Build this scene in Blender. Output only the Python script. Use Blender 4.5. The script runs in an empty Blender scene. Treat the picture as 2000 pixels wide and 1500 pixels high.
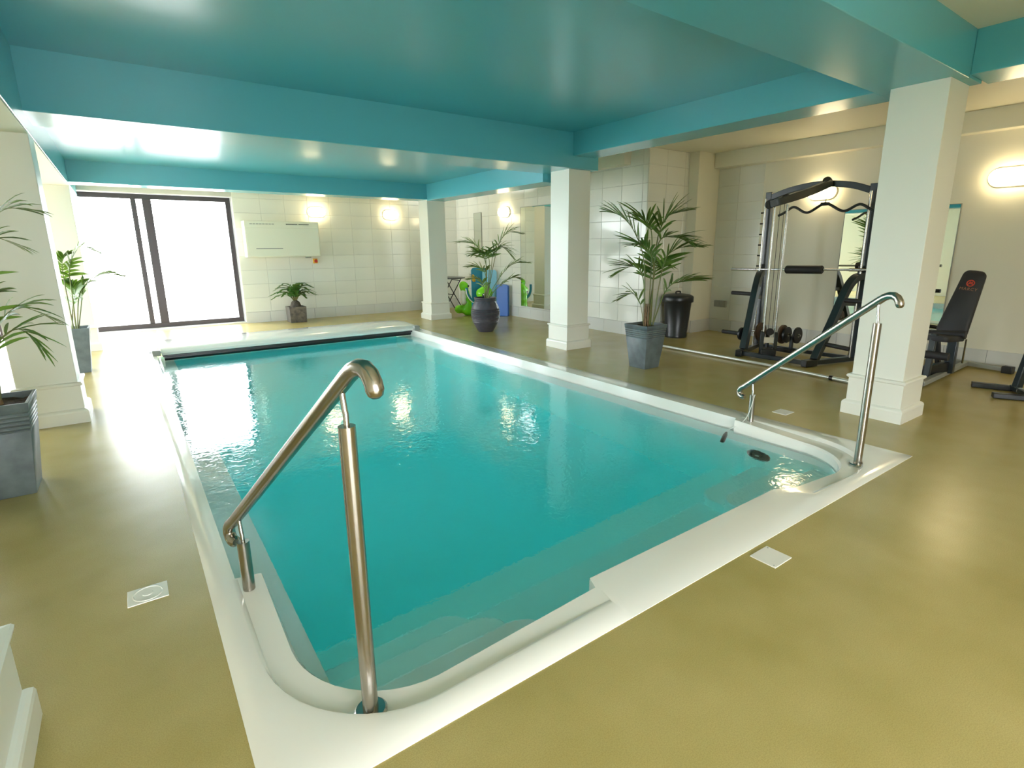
import bpy, bmesh, math, random
from mathutils import Vector, Matrix
random.seed(7)
S = bpy.context.scene
COL = S.collection

# ------------------------------------------------------------------ camera
YAW, PITCH, ROLL = 0.62965, 0.22992, -0.006557
fwd = Vector((math.sin(YAW)*math.cos(PITCH), math.cos(YAW)*math.cos(PITCH), -math.sin(PITCH)))
rgt = Vector((math.cos(YAW), -math.sin(YAW), 0.0)); up = rgt.cross(fwd)
r2 = rgt*math.cos(ROLL) + up*math.sin(ROLL); u2 = -rgt*math.sin(ROLL) + up*math.cos(ROLL)
cam_d = bpy.data.cameras.new('camera'); cam = bpy.data.objects.new('camera', cam_d); COL.objects.link(cam)
M = Matrix((r2, u2, -fwd)).transposed().to_4x4(); M.translation = Vector((0, 0, 1.45)); cam.matrix_world = M
cam_d.sensor_fit = 'HORIZONTAL'; cam_d.sensor_width = 36.0
cam_d.lens = 1053.02/2000*36.0
cam_d.shift_x = -0.01157; cam_d.shift_y = -0.00984
cam_d.clip_start = 0.02; cam_d.clip_end = 200
S.camera = cam

# ------------------------------------------------------------------ light, exposure
S.view_settings.view_transform = 'Standard'; S.view_settings.look = 'None'
S.view_settings.gamma = 1.0; S.view_settings.use_curve_mapping = False
S.view_settings.exposure = 0.80
W = bpy.data.worlds.new('daylight'); S.world = W; W.use_nodes = True
bg = W.node_tree.nodes['Background']; bg.inputs[0].default_value = (0.90, 0.96, 1.0, 1); bg.inputs[1].default_value = 11.3
LAMP = 13.0
S.cycles.use_denoising = True
S.cycles.max_bounces = 12; S.cycles.diffuse_bounces = 7; S.cycles.glossy_bounces = 4
S.cycles.transparent_max_bounces = 12; S.cycles.sample_clamp_indirect = 14.0
S.cycles.caustics_reflective = False; S.cycles.caustics_refractive = True
def portal(name, loc, rot, sx, sy):
    l = bpy.data.lights.new(name, 'AREA'); l.shape = 'RECTANGLE'; l.size = sx; l.size_y = sy
    l.cycles.is_portal = True
    o = bpy.data.objects.new(name, l); o.location = loc; o.rotation_euler = rot; COL.objects.link(o)
portal('daylight_portal_far', (0.54, 12.36, 1.25), (math.radians(-90), 0, 0), 2.66, 2.4)
portal('fill_portal_back', (.3, -3.25, 1.2), (math.radians(90), 0, 0), 3.8, 2.4)  # portal of the glazing added behind the viewpoint as fill
portal('daylight_portal_aisle', (-1.75, 12.36, 1.25), (math.radians(-90), 0, 0), 1.3, 2.4)
for wy, wl_ in ((7.05, 1.7), (10.3, 2.6)):
    portal('daylight_portal_left', (-2.80, wy, 1.25), (0, math.radians(-90), 0), 2.4, wl_)

# ------------------------------------------------------------------ materials
def mat(name, col, rough=0.5, metal=0.0, spec=0.5, noise=None, bump=None, coat=0.0, emit=None, aniso=0.0):
    """noise=(scale, colour2, detail) mixes a second colour; bump=(scale, strength, distance)"""
    m = bpy.data.materials.new(name); m.use_nodes = True; nt = m.node_tree
    b = nt.nodes['Principled BSDF']
    b.inputs['Base Color'].default_value = (*col, 1); b.inputs['Roughness'].default_value = rough
    b.inputs['Metallic'].default_value = metal; b.inputs['Specular IOR Level'].default_value = spec
    b.inputs['Coat Weight'].default_value = coat; b.inputs['Coat Roughness'].default_value = 0.06
    b.inputs['Anisotropic'].default_value = aniso
    tc = nt.nodes.new('ShaderNodeTexCoord')
    if noise:
        n = nt.nodes.new('ShaderNodeTexNoise'); n.inputs['Scale'].default_value = noise[0]; n.inputs['Detail'].default_value = noise[2]
        nt.links.new(tc.outputs['Object'], n.inputs['Vector'])
        r = nt.nodes.new('ShaderNodeValToRGB'); r.color_ramp.elements[0].position = .35; r.color_ramp.elements[1].position = .65
        r.color_ramp.elements[0].color = (*col, 1); r.color_ramp.elements[1].color = (*noise[1], 1)
        nt.links.new(n.outputs['Fac'], r.inputs['Fac']); nt.links.new(r.outputs['Color'], b.inputs['Base Color'])
    if bump:
        n2 = nt.nodes.new('ShaderNodeTexNoise'); n2.inputs['Scale'].default_value = bump[0]; n2.inputs['Detail'].default_value = 3
        nt.links.new(tc.outputs['Object'], n2.inputs['Vector'])
        bp = nt.nodes.new('ShaderNodeBump'); bp.inputs['Strength'].default_value = bump[1]; bp.inputs['Distance'].default_value = bump[2]
        nt.links.new(n2.outputs['Fac'], bp.inputs['Height']); nt.links.new(bp.outputs['Normal'], b.inputs['Normal'])
    if emit:
        b.inputs['Emission Color'].default_value = (*emit[0], 1); b.inputs['Emission Strength'].default_value = emit[1]
    return m

M_WHITE = mat('cream_wall_paint', (.74, .71, .585), .55, bump=(60, .05, .002))
M_COLUMN = mat('white_column_paint', (.78, .775, .70), .35, bump=(40, .04, .002))
M_TILE = mat('glazed_white_tile', (.74, .735, .66), .13, noise=(1.3, (.70, .705, .64), 2), bump=(2.2, .12, .012))
M_GROUT = mat('pale_grout', (.52, .52, .48), .9)
M_SKIRT = mat('grey_skirting_tile', (.60, .60, .57), .35)
M_BLUE = mat('satin_turquoise_paint', (.105, .43, .51), .25, spec=.55, bump=(14, .05, .004))
M_GEL = mat('white_gelcoat', (.84, .805, .74), .12, coat=.4)
M_BASIN = mat('aqua_pool_liner', (.50, .92, .93), .4)
M_STEP = mat('white_step_liner', (.80, .97, .92), .4)
M_BLACKP = mat('black_plastic', (.012, .014, .015), .35)
M_DKSTEEL = mat('dark_powder_coated_steel', (.016, .026, .030), .3, spec=.6)
M_CHROME = mat('chrome', (.46, .46, .44), .22, metal=1)
M_STEEL = mat('brushed_stainless_steel', (.40, .365, .32), .25, metal=1, bump=(180, .05, .0008))
M_RUBBER = mat('black_foam', (.02, .02, .022), .6)
M_SLATE = mat('slate_grey_planter', (.085, .11, .12), .45, noise=(9, (.135, .17, .18), 5), bump=(70, .15, .002))
M_SLATE_D = mat('dark_bronze_planter', (.09, .085, .08), .3, metal=.3, noise=(14, (.19, .16, .14), 4))
M_URN = mat('charcoal_glazed_clay', (.045, .042, .055), .42, noise=(20, (.065, .06, .075), 3))
M_SOIL = mat('potting_soil', (.035, .022, .013), .95, noise=(60, (.08, .05, .03), 4), bump=(80, .8, .02))
M_LEAF = mat('palm_leaf', (.05, .125, .022), .38, noise=(6, (.11, .20, .04), 2))
M_LEAF2 = mat('cycad_leaf', (.03, .12, .03), .38, noise=(8, (.06, .20, .04), 2))
M_STEM = mat('palm_stem', (.14, .22, .06), .45, noise=(5, (.20, .17, .07), 2))
M_BARK = mat('brown_sheath', (.16, .09, .045), .8, noise=(30, (.28, .18, .10), 3))
M_MIRROR = mat('mirror_silver', (.88, .92, .90), .01, metal=1)
M_FRAME = mat('bronze_aluminium', (.045, .035, .038), .35, metal=.2)
M_UNIT = mat('ivory_casing', (.70, .70, .58), .4)
M_RED = mat('red_button', (.5, .02, .01), .3)
M_YEL = mat('yellow_plastic', (.75, .42, .04), .4)
M_GREY = mat('grey_plastic', (.30, .31, .28), .45)
M_GREEN = mat('lime_green_vinyl', (.22, .72, .02), .22)
M_TEAL = mat('teal_foam_board', (.01, .22, .36), .5)
M_BLUEMAT = mat('royal_blue_vinyl', (.01, .12, .48), .35)
M_LBLUE = mat('pale_blue_vinyl', (.25, .55, .72), .35)
M_ALU = mat('matt_white_aluminium', (.72, .72, .66), .25, metal=.35)
M_TRUNK = mat('dark_fibrous_trunk', (.06, .05, .04), .9, noise=(40, (.12, .10, .08), 3), bump=(60, .8, .01))
M_IRON = mat('rusty_cast_iron', (.055, .035, .022), .55, noise=(25, (.12, .06, .03), 3))
M_PAVE = mat('pale_paving', (.62, .60, .55), .8)
M_LAMPBASE = mat('lamp_base_white', (.75, .73, .65), .4)
M_DIFF = mat('lit_opal_diffuser', (.9, .85, .7), .4, emit=((1.0, .80, .46), LAMP))
M_LOGO = mat('red_print', (.55, .05, .02), .5)
M_LOGO2 = mat('orange_grey_print', (.34, .16, .08), .5)
M_CORD = mat('white_cord', (.75, .75, .7), .6)

for lm in (M_LEAF, M_LEAF2):
    nt = lm.node_tree; pb = nt.nodes['Principled BSDF']; tl = nt.nodes.new('ShaderNodeBsdfTranslucent'); tl.inputs['Color'].default_value = (.30, .50, .06, 1)
    mx = nt.nodes.new('ShaderNodeMixShader'); mx.inputs[0].default_value = .22
    nt.links.new(pb.outputs[0], mx.inputs[1]); nt.links.new(tl.outputs[0], mx.inputs[2]); nt.links.new(mx.outputs[0], nt.nodes['Material Output'].inputs['Surface'])
def floor_material():
    m = bpy.data.materials.new('olive_resin_floor'); m.use_nodes = True; nt = m.node_tree; b = nt.nodes['Principled BSDF']
    tc = nt.nodes.new('ShaderNodeTexCoord')
    def noise(s, d=4):
        n = nt.nodes.new('ShaderNodeTexNoise'); n.inputs['Scale'].default_value = s; n.inputs['Detail'].default_value = d
        nt.links.new(tc.outputs['Object'], n.inputs['Vector']); return n
    big, mid, fine = noise(.8, 3), noise(2.6, 4), noise(260, 2)
    r1 = nt.nodes.new('ShaderNodeValToRGB'); e = r1.color_ramp.elements
    e[0].position = .25; e[1].position = .75; e[0].color = (.375, .295, .085, 1); e[1].color = (.54, .43, .18, 1)
    ad = nt.nodes.new('ShaderNodeMath'); ad.operation = 'ADD'; ml = nt.nodes.new('ShaderNodeMath'); ml.operation = 'MULTIPLY'; ml.inputs[1].default_value = .5
    nt.links.new(big.outputs['Fac'], ad.inputs[0]); nt.links.new(mid.outputs['Fac'], ad.inputs[1]); nt.links.new(ad.outputs[0], ml.inputs[0])
    nt.links.new(ml.outputs[0], r1.inputs['Fac'])
    mx = nt.nodes.new('ShaderNodeMix'); mx.data_type = 'RGBA'; mx.blend_type = 'MULTIPLY'; mx.inputs['Factor'].default_value = .35
    r2_ = nt.nodes.new('ShaderNodeValToRGB'); r2_.color_ramp.elements[0].position = .35; r2_.color_ramp.elements[1].position = .6
    r2_.color_ramp.elements[0].color = (.55, .52, .45, 1)
    nt.links.new(fine.outputs['Fac'], r2_.inputs['Fac'])
    nt.links.new(r1.outputs['Color'], mx.inputs[6]); nt.links.new(r2_.outputs['Color'], mx.inputs[7]); nt.links.new(mx.outputs[2], b.inputs['Base Color'])
    rr = nt.nodes.new('ShaderNodeMapRange'); rr.inputs['To Min'].default_value = .20; rr.inputs['To Max'].default_value = .36
    nt.links.new(mid.outputs['Fac'], rr.inputs['Value']); b.inputs['Roughness'].default_value = .27
    bp = nt.nodes.new('ShaderNodeBump'); bp.inputs['Strength'].default_value = .08; bp.inputs['Distance'].default_value = .001
    nt.links.new(fine.outputs['Fac'], bp.inputs['Height'])
    bp2 = nt.nodes.new('ShaderNodeBump'); bp2.inputs['Strength'].default_value = .06; bp2.inputs['Distance'].default_value = .006
    nt.links.new(mid.outputs['Fac'], bp2.inputs['Height']); nt.links.new(bp.outputs['Normal'], bp2.inputs['Normal']); nt.links.new(bp2.outputs['Normal'], b.inputs['Normal'])
    b.inputs['Specular IOR Level'].default_value = .6
    return m
M_FLOOR = floor_material()

def schlick(nt, f0, normal=None):
    lw = nt.nodes.new('ShaderNodeLayerWeight'); lw.inputs['Blend'].default_value = .5
    if normal: nt.links.new(normal, lw.inputs['Normal'])
    p = nt.nodes.new('ShaderNodeMath'); p.operation = 'POWER'; p.inputs[1].default_value = 5
    m = nt.nodes.new('ShaderNodeMath'); m.operation = 'MULTIPLY_ADD'; m.inputs[1].default_value = 1-f0; m.inputs[2].default_value = f0
    nt.links.new(lw.outputs['Facing'], p.inputs[0]); nt.links.new(p.outputs[0], m.inputs[0]); return m
def water_material():
    m = bpy.data.materials.new('pool_water'); m.use_nodes = True; nt = m.node_tree
    nt.nodes.remove(nt.nodes['Principled BSDF']); out = nt.nodes['Material Output']
    gl = nt.nodes.new('ShaderNodeBsdfGlass'); gl.inputs['Roughness'].default_value = 0.0; gl.inputs['IOR'].default_value = 1.333
    tc = nt.nodes.new('ShaderNodeTexCoord')
    def wave(s, d, dist, dd):
        n = nt.nodes.new('ShaderNodeTexNoise'); n.inputs['Scale'].default_value = s; n.inputs['Detail'].default_value = d; n.inputs['Distortion'].default_value = dist
        nt.links.new(tc.outputs['Object'], n.inputs['Vector'])
        b = nt.nodes.new('ShaderNodeBump'); b.inputs['Strength'].default_value = 1; b.inputs['Distance'].default_value = dd
        nt.links.new(n.outputs['Fac'], b.inputs['Height']); return b
    b1, b2 = wave(1.8, 1, .5, .0042), wave(18, 2, 1.0, .0016)
    nt.links.new(b1.outputs['Normal'], b2.inputs['Normal']); nt.links.new(b2.outputs['Normal'], gl.inputs['Normal'])
    nt.links.new(gl.outputs[0], out.inputs['Surface'])
    va = nt.nodes.new('ShaderNodeVolumeAbsorption'); va.inputs['Color'].default_value = (0.0, .955, .972, 1); va.inputs['Density'].default_value = .56
    nt.links.new(va.outputs[0], out.inputs['Volume'])
    return m
M_WATER = water_material()

def glass_material():
    m = bpy.data.materials.new('clear_glazing'); m.use_nodes = True; nt = m.node_tree
    nt.nodes.remove(nt.nodes['Principled BSDF']); out = nt.nodes['Material Output']
    tr = nt.nodes.new('ShaderNodeBsdfTransparent'); gl = nt.nodes.new('ShaderNodeBsdfGlossy'); gl.inputs['Roughness'].default_value = 0
    fr = schlick(nt, .05); mx = nt.nodes.new('ShaderNodeMixShader')
    nt.links.new(fr.outputs[0], mx.inputs[0]); nt.links.new(tr.outputs[0], mx.inputs[1]); nt.links.new(gl.outputs[0], mx.inputs[2])
    nt.links.new(mx.outputs[0], out.inputs['Surface']); return m
M_GLASS = glass_material()

# ------------------------------------------------------------------ helpers
class MB:
    def __init__(s): s.v = []; s.f = []
    def add(s, vs, fs):
        o = len(s.v); s.v += [tuple(p) for p in vs]; s.f += [tuple(i+o for i in f) for f in fs]; return s
    def box(s, x0, x1, y0, y1, z0, z1, mtx=None):
        v = [(x0,y0,z0),(x1,y0,z0),(x1,y1,z0),(x0,y1,z0),(x0,y0,z1),(x1,y0,z1),(x1,y1,z1),(x0,y1,z1)]
        if mtx: v = [mtx @ Vector(p) for p in v]
        return s.add(v, [(0,3,2,1),(4,5,6,7),(0,1,5,4),(1,2,6,5),(2,3,7,6),(3,0,4,7)])
    def bar(s, a, b, w, h=None, upv=(0,0,1)):
        """rectangular bar from a to b: w across, h along upv"""
        h = h or w; a = Vector(a); b = Vector(b); d = (b-a); L = d.length; d.normalize(); u = Vector(upv)
        x = d.cross(u)
        if x.length < 1e-4: x = d.cross(Vector((1,0,0)))
        x.normalize(); y = x.cross(d)
        v = [a + x*sx*w/2 + y*sy*h/2 + d*t for t in (0, L) for sx, sy in ((-1,-1),(1,-1),(1,1),(-1,1))]
        return s.add(v, [(0,3,2,1),(4,5,6,7),(0,1,5,4),(1,2,6,5),(2,3,7,6),(3,0,4,7)])
    def tube(s, pts, r, n=12, cap=True):
        pts = [Vector(p) for p in pts]; rs = r if isinstance(r, (list, tuple)) else [r]*len(pts)
        rings = []; prev = None
        for i, p in enumerate(pts):
            t = (pts[min(i+1, len(pts)-1)] - pts[max(i-1, 0)]).normalized()
            if prev is None:
                a = t.cross(Vector((0,0,1)))
                if a.length < .05: a = t.cross(Vector((1,0,0)))
                a.normalize()
            else:
                a = (prev - t*prev.dot(t)).normalized()
            prev = a; b = t.cross(a)
            rings.append([p + (a*math.cos(2*math.pi*k/n) + b*math.sin(2*math.pi*k/n))*rs[i] for k in range(n)])
        v = [q for R_ in rings for q in R_]; f = []
        for i in range(len(pts)-1):
            for k in range(n): f.append((i*n+k, i*n+(k+1)%n, (i+1)*n+(k+1)%n, (i+1)*n+k))
        if cap: f.append(tuple(reversed(range(n)))); f.append(tuple((len(pts)-1)*n+k for k in range(n)))
        return s.add(v, f)
    def lathe(s, prof, c=(0,0,0), n=32, axis=(0,0,1)):
        """prof = [(radius, height)]"""
        ax = Vector(axis).normalized(); q = Vector((0,0,1)).rotation_difference(ax); c = Vector(c)
        v = [c + q @ Vector((r*math.cos(2*math.pi*k/n), r*math.sin(2*math.pi*k/n), z)) for r, z in prof for k in range(n)]
        f = [(i*n+k, i*n+(k+1)%n, (i+1)*n+(k+1)%n, (i+1)*n+k) for i in range(len(prof)-1) for k in range(n)]
        if prof[0][0] > 1e-5: f.append(tuple(reversed(range(n))))
        if prof[-1][0] > 1e-5: f.append(tuple((len(prof)-1)*n+k for k in range(n)))
        return s.add(v, f)
    def mesh(s, name, smooth=False, sharp=40):
        me = bpy.data.meshes.new(name); me.from_pydata(s.v, [], s.f); me.validate()
        bm = bmesh.new(); bm.from_mesh(me); bmesh.ops.remove_doubles(bm, verts=bm.verts, dist=1e-5)
        bmesh.ops.recalc_face_normals(bm, faces=bm.faces); bm.to_mesh(me); bm.free()
        if smooth:
            for p in me.polygons: p.use_smooth = True
            me.set_sharp_from_angle(angle=math.radians(sharp))
        return me
    def obj(s, name, m, parent=None, smooth=False, bevel=0, sharp=40, segs=2, loc=None):
        me = s.mesh(name, smooth, sharp); me.materials.append(m)
        o = bpy.data.objects.new(name, me); COL.objects.link(o)
        if parent:
            o.parent = parent
        if loc: o.location = loc
        if bevel:
            b = o.modifiers.new('bevel', 'BEVEL'); b.width = bevel; b.segments = segs; b.limit_method = 'ANGLE'; b.angle_limit = math.radians(35)
            for p in me.polygons: p.use_smooth = True
            me.set_sharp_from_angle(angle=math.radians(60)) if not smooth else None
        return o

def tag(o, label=None, cat=None, group=None, kind=None):
    if label: o['label'] = label
    if cat: o['category'] = cat
    if group: o['group'] = group
    if kind: o['kind'] = kind
    return o
def thing(name, loc, label, cat, group=None, kind=None, rz=0):
    o = bpy.data.objects.new(name, None); o.empty_display_size = .1; COL.objects.link(o)
    o.location = loc; o.rotation_euler.z = rz
    return tag(o, label, cat, group, kind)
def struct(o, label, cat='structure'): return tag(o, label, cat, None, 'structure')
def catmull(P, n):
    P = [Vector(p) for p in P]; Q = [2*P[0]-P[1]] + P + [2*P[-1]-P[-2]]; out = []
    segs = len(P)-1
    for i in range(n+1):
        t = i/n*segs; k = min(int(t), segs-1); u = t-k; a, b, c, d = Q[k:k+4]
        out.append(.5*((2*b) + (c-a)*u + (2*a-5*b+4*c-d)*u*u + (3*b-a-3*c+d)*u**3))
    return out

# ------------------------------------------------------------------ room shell
POOL = (.107, 4.31, 1.27, 9.75)
f = MB(); x0, x1, y0, y1 = POOL
for a in ((-2.7, x0, -3, 12.35), (x1, 8.5, -3, 12.35), (x0, x1, -3, y0), (x0, x1, y1, 12.35)): f.box(a[0], a[1], a[2], a[3], -.2, 0)
struct(f.obj('floor', M_FLOOR), 'glossy olive yellow resin floor around the pool', 'floor')

def tiled(parent, origin, u, nrm, ucuts, zcuts, holes=()):
    """single glazed tiles 5 mm proud of the wall, joints left open over the grout"""
    cache = {}; u = Vector(u); nrm = Vector(nrm); o = Vector(origin); g = .002
    for i in range(len(ucuts)-1):
        for k in range(len(zcuts)-1):
            ua, ub, za, zb = ucuts[i], ucuts[i+1], zcuts[k], zcuts[k+1]
            if any(ua >= h[0]-.01 and ub <= h[1]+.01 and za >= h[2]-.01 and zb <= h[3]+.01 for h in holes): continue
            w, h = round(ub-ua-2*g, 3), round(zb-za-2*g, 3)
            if w < .02 or h < .02: continue
            if (w, h) not in cache:
                b = MB(); e = .003
                P = lambda a, c, d: tuple(u*a + Vector((0,0,c)) + nrm*d)
                vs = [P(-w/2,-h/2,-.001),P(w/2,-h/2,-.001),P(w/2,h/2,-.001),P(-w/2,h/2,-.001),
                      P(-w/2,-h/2,.003),P(w/2,-h/2,.003),P(w/2,h/2,.003),P(-w/2,h/2,.003),
                      P(-w/2+e,-h/2+e,.006),P(w/2-e,-h/2+e,.006),P(w/2-e,h/2-e,.006),P(-w/2+e,h/2-e,.006)]
                fs = [(8,9,10,11)] + [(a, (a+1)%4, 4+(a+1)%4, 4+a) for a in range(4)] + [(4+a, 4+(a+1)%4, 8+(a+1)%4, 8+a) for a in range(4)]
                me = b.add(vs, fs).mesh('tile'); me.materials.append(parent['_tile'] and M_TILE); cache[(w, h)] = me
            t = bpy.data.objects.new('tile', cache[(w, h)]); COL.objects.link(t); t.parent = parent
            t.location = o + u*((ua+ub)/2) + Vector((0,0,(za+zb)/2))
            t.rotation_euler = (random.uniform(-.0025,.0025), random.uniform(-.0025,.0025), random.uniform(-.0025,.0025))
    del parent['_tile']
def steps(a, b, st, first=None):
    out = [a]; x = first if first is not None else a+st
    while x < b-.03: out.append(x); x += st
    return out + [b]
ZC = [.215, .495, .77, 1.045, 1.32, 1.595, 1.87, 2.145, 2.42, 2.695, 2.94]

wf = MB().box(1.87, 6.95, 12.058, 12.40, 0, 3.1)  .box(-2.7, -2.4, 12.058, 12.40, 0, 3.1).box(-1.1, -.80, 12.058, 12.40, 0, 3.1).box(-2.4, -1.1, 12.058, 12.40, 2.44, 3.1).box(-.80, 1.87, 12.058, 12.40, 2.44, 3.1).obj('wall_far', M_GROUT)
struct(wf, 'white tiled end wall with the glazed sliding door', 'wall'); wf['_tile'] = 1
tiled(wf, (0, 12.058, 0), (1,0,0), (0,-1,0), steps(1.875, 6.765, .45, 2.36), ZC)
wr = MB().box(6.765, 7.0, 5.99, 12.4, 0, 3.1).obj('wall_right', M_GROUT)
struct(wr, 'white tiled side wall behind the urn palm', 'wall'); wr['_tile'] = 1
tiled(wr, (6.765, 0, 0), (0,1,0), (-1,0,0), steps(5.975, 12.05, .45, 6.08), ZC, holes=((7.9, 9.2, .3, 2.2),))
wn = MB().box(6.765, 8.5, 5.975, 6.2, 0, 3.1).obj('wall_return', M_GROUT)
struct(wn, 'short tiled return wall behind the dustbin', 'wall'); wn['_tile'] = 1
tiled(wn, (0, 5.975, 0), (1,0,0), (0,-1,0), [6.765, 7.19, 7.64, 7.75], ZC)
wg = MB().box(8.3, 8.5, -3, 5.98, 0, 3.1).obj('wall_gym', M_WHITE)
struct(wg, 'cream plastered gym wall with a tiled far end', 'wall'); wg['_tile'] = 1
tiled(wg, (8.3, 0, 0), (0,1,0), (-1,0,0), [4.96, 5.395, 5.78], ZC[:-2]+[2.70])
struct(MB().box(7.74, 8.3, 5.78, 5.99, 0, 2.95).obj('trim_corner_pier', M_WHITE, bevel=.006), 'cream corner pier between the return wall and the gym wall', 'pier')
struct(MB().box(8.14, 8.3, -3, 5.78, 2.71, 2.96).obj('trim_gym_cornice', M_WHITE, bevel=.006), 'cream boxed cornice along the top of the gym wall', 'cornice')
struct(MB().box(6.61, 6.765, 6.35, 11.9, 2.72, 2.95).obj('trim_side_cornice', M_WHITE, bevel=.006), 'short cream boxing along the top of the side wall', 'cornice')
struct(MB().box(-2.7, -1.6, -3.2, -3, 0, 3.1).box(2.2, 8.5, -3.2, -3, 0, 3.1).box(-1.6, 2.2, -3.2, -3, 2.35, 3.1).obj('wall_back', M_WHITE), 'cream wall behind the viewpoint', 'wall')
wl = MB()
WIN = ((6.2, 7.9), (9.0, 11.6))
ys = [-3] + [v for w in WIN for v in w] + [12.4]
for i in range(0, len(ys), 2): wl.box(-2.8, -2.6, ys[i], ys[i+1], 0, 3.1)
for a, b in WIN: wl.box(-2.8, -2.6, a, b, 2.35, 3.1)
struct(wl.obj('wall_left', M_WHITE), 'cream left wall with tall glazed openings', 'wall')

# skirting as single tiles
def skirting(name, label, a, b, nrm, n, h=.21):
    a = Vector(a); b = Vector(b); nrm = Vector(nrm); p = thing(name, a, label, 'skirting', kind='structure')
    L = (b-a).length; w = L/n; d = (b-a).normalized()
    me = MB().bar(Vector((0,0,h/2)), Vector((0,0,h/2)) + d*(w-.004), .014, h).mesh('skirting_tile'); me.materials.append(M_SKIRT)
    for i in range(n):
        t = bpy.data.objects.new('skirting_tile', me); COL.objects.link(t); t.parent = p; t.location = d*(w*i+.002) + nrm*.007
skirting('baseboard_far', 'pale grey skirting tiles along the end wall', (1.88,12.052,0), (6.76,12.052,0), (0,-1,0), 11)
skirting('baseboard_right', 'pale grey skirting tiles along the side wall', (6.759,5.98,0), (6.759,12.04,0), (-1,0,0), 14)
skirting('baseboard_gym', 'grey skirting tiles along the gym wall', (8.294,-2.9,0), (8.294,5.77,0), (-1,0,0), 20)
skirting('baseboard_return', 'grey skirting tiles on the return wall', (6.78,5.969,0), (7.74,5.969,0), (0,-1,0), 2)
skirting('baseboard_pier', 'grey skirting tiles on the corner pier', (7.75,5.775,0), (8.29,5.775,0), (0,-1,0), 1)

# ceilings and beams
def slab(name, m, *b, label, cat, bevel=0): return struct(MB().box(*b).obj(name, m, bevel=bevel), label, cat)
slab('ceiling', M_BLUE, -.5, 5.1, 2.1, 5.85, 2.93, 3.05, label='turquoise recessed ceiling panel over the near half of the pool', cat='ceiling')
slab('ceiling', M_BLUE, -.5, 5.1, 6.4, 10.25, 2.68, 2.8, label='turquoise glossy ceiling panel over the far half of the pool', cat='ceiling')
slab('ceiling', M_WHITE, -.5, 5.3, -3, 1.6, 2.96, 3.06, label='cream ceiling panel in the nearest bay', cat='ceiling')
slab('ceiling', M_WHITE, 5.3, 8.5, -3, 12.4, 2.945, 3.06, label='cream ceiling over the gym aisle', cat='ceiling')
slab('ceiling', M_WHITE, -2.8, -.6, -3, 12.4, 2.9, 3.06, label='cream ceiling over the window aisle', cat='ceiling')
slab('ceiling', M_WHITE, -.6, 5.3, 10.5, 12.4, 2.66, 2.8, label='cream ceiling strip above the sliding door', cat='ceiling')
B = 'beam'
slab('trim_1', M_BLUE, -.9, 5.2, 1.57, 2.15, 2.64, 3.0, label='turquoise cross beam nearest the viewpoint', cat=B, bevel=.005)
slab('trim_2', M_BLUE, -.9, 5.53, 5.80, 6.45, 2.485, 3.0, label='turquoise cross beam over the middle of the pool', cat=B, bevel=.005)
slab('trim_3', M_BLUE, -.9, 5.5, 10.17, 10.6, 2.39, 2.9, label='turquoise cross beam at the far end of the pool', cat=B, bevel=.005)
slab('trim_4', M_BLUE, 5.06, 5.46, 2.15, 5.80, 2.64, 3.0, label='turquoise long beam on the gym side of the near bay', cat=B, bevel=.005)
slab('trim_5', M_BLUE, 5.06, 5.46, 6.45, 10.17, 2.37, 3.0, label='turquoise long beam on the gym side of the far bay', cat=B, bevel=.005)
slab('trim_6', M_BLUE, 5.2, 5.6, -3, 1.57, 2.66, 3.0, label='turquoise long beam at the right edge of the nearest bay', cat=B, bevel=.005)
slab('trim_8', M_BLUE, 5.2, 5.46, 1.57, 2.15, 2.64, 3.0, label='turquoise beam joint above the nearest right column', cat=B)
lb = MB().box(-.88, -.445, -3, 12.05, 2.355, 3.0).obj('trim_7', M_BLUE, bevel=.005)
struct(lb, 'turquoise long beam above the left row of columns', B)
slab('trim_soffit_reflection', M_WHITE, -.885, -.45, -3, 12.05, 2.335, 2.3551, label='underside of the left long beam with its bright reflection painted cream', cat='soffit')  # cream sheet stands in for the glossy reflection under the turquoise beam

# columns
def column(x, y, h, label):
    c = thing('column', (x+.238, y+.238, 0), label, 'column', 'square columns around the pool', 'structure')
    s = .197
    MB().box(-s, s, -s, s, .3, h).obj('shaft', M_COLUMN, c, bevel=.004)
    b = MB(); prof = [(.214, 0), (.238, 0), (.238, .095), (.232, .112), (.214, .125), (.214, .312)]
    def ring(h_, z): return [(-h_,-h_,z),(h_,-h_,z),(h_,h_,z),(-h_,h_,z)]
    def loft(mb, pr):
        v = [p for h_, z in pr for p in ring(h_, z)]
        fs = [(4*i+k, 4*i+(k+1)%4, 4*i+4+(k+1)%4, 4*i+4+k) for i in range(len(pr)-1) for k in range(4)]
        mb.add(v, fs + [(3,2,1,0), tuple(4*len(pr)-4+k for k in range(4))])
    loft(b, [(.238, 0), (.238, .095), (.234, .108), (.224, .118), (.212, .124)]); b.obj('base_moulding', M_COLUMN, c)
    b = MB(); loft(b, [(.212, .12), (.212, .325)]); b.obj('plinth', M_COLUMN, c)
    b = MB(); loft(b, [(.214, .322), (.226, .330), (.228, .342), (.222, .352), (.196, .356)]); b.obj('plinth_cap', M_COLUMN, c)
column(5.017, 1.598, 2.65, 'white square column in front of the exercise bench')
column(5.017, 5.831, 2.49, 'white square column between the urn and the tall palm')
column(5.017, 10.127, 2.40, 'white square column at the far end beside the bistro table')
column(-.884, 1.606, 2.36, 'white column whose base shows at the bottom left corner')
column(-.884, 5.846, 2.36, 'white square column behind the left front palm')
column(-.884, 10.10, 2.36, 'white square column left of the sliding door')

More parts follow.
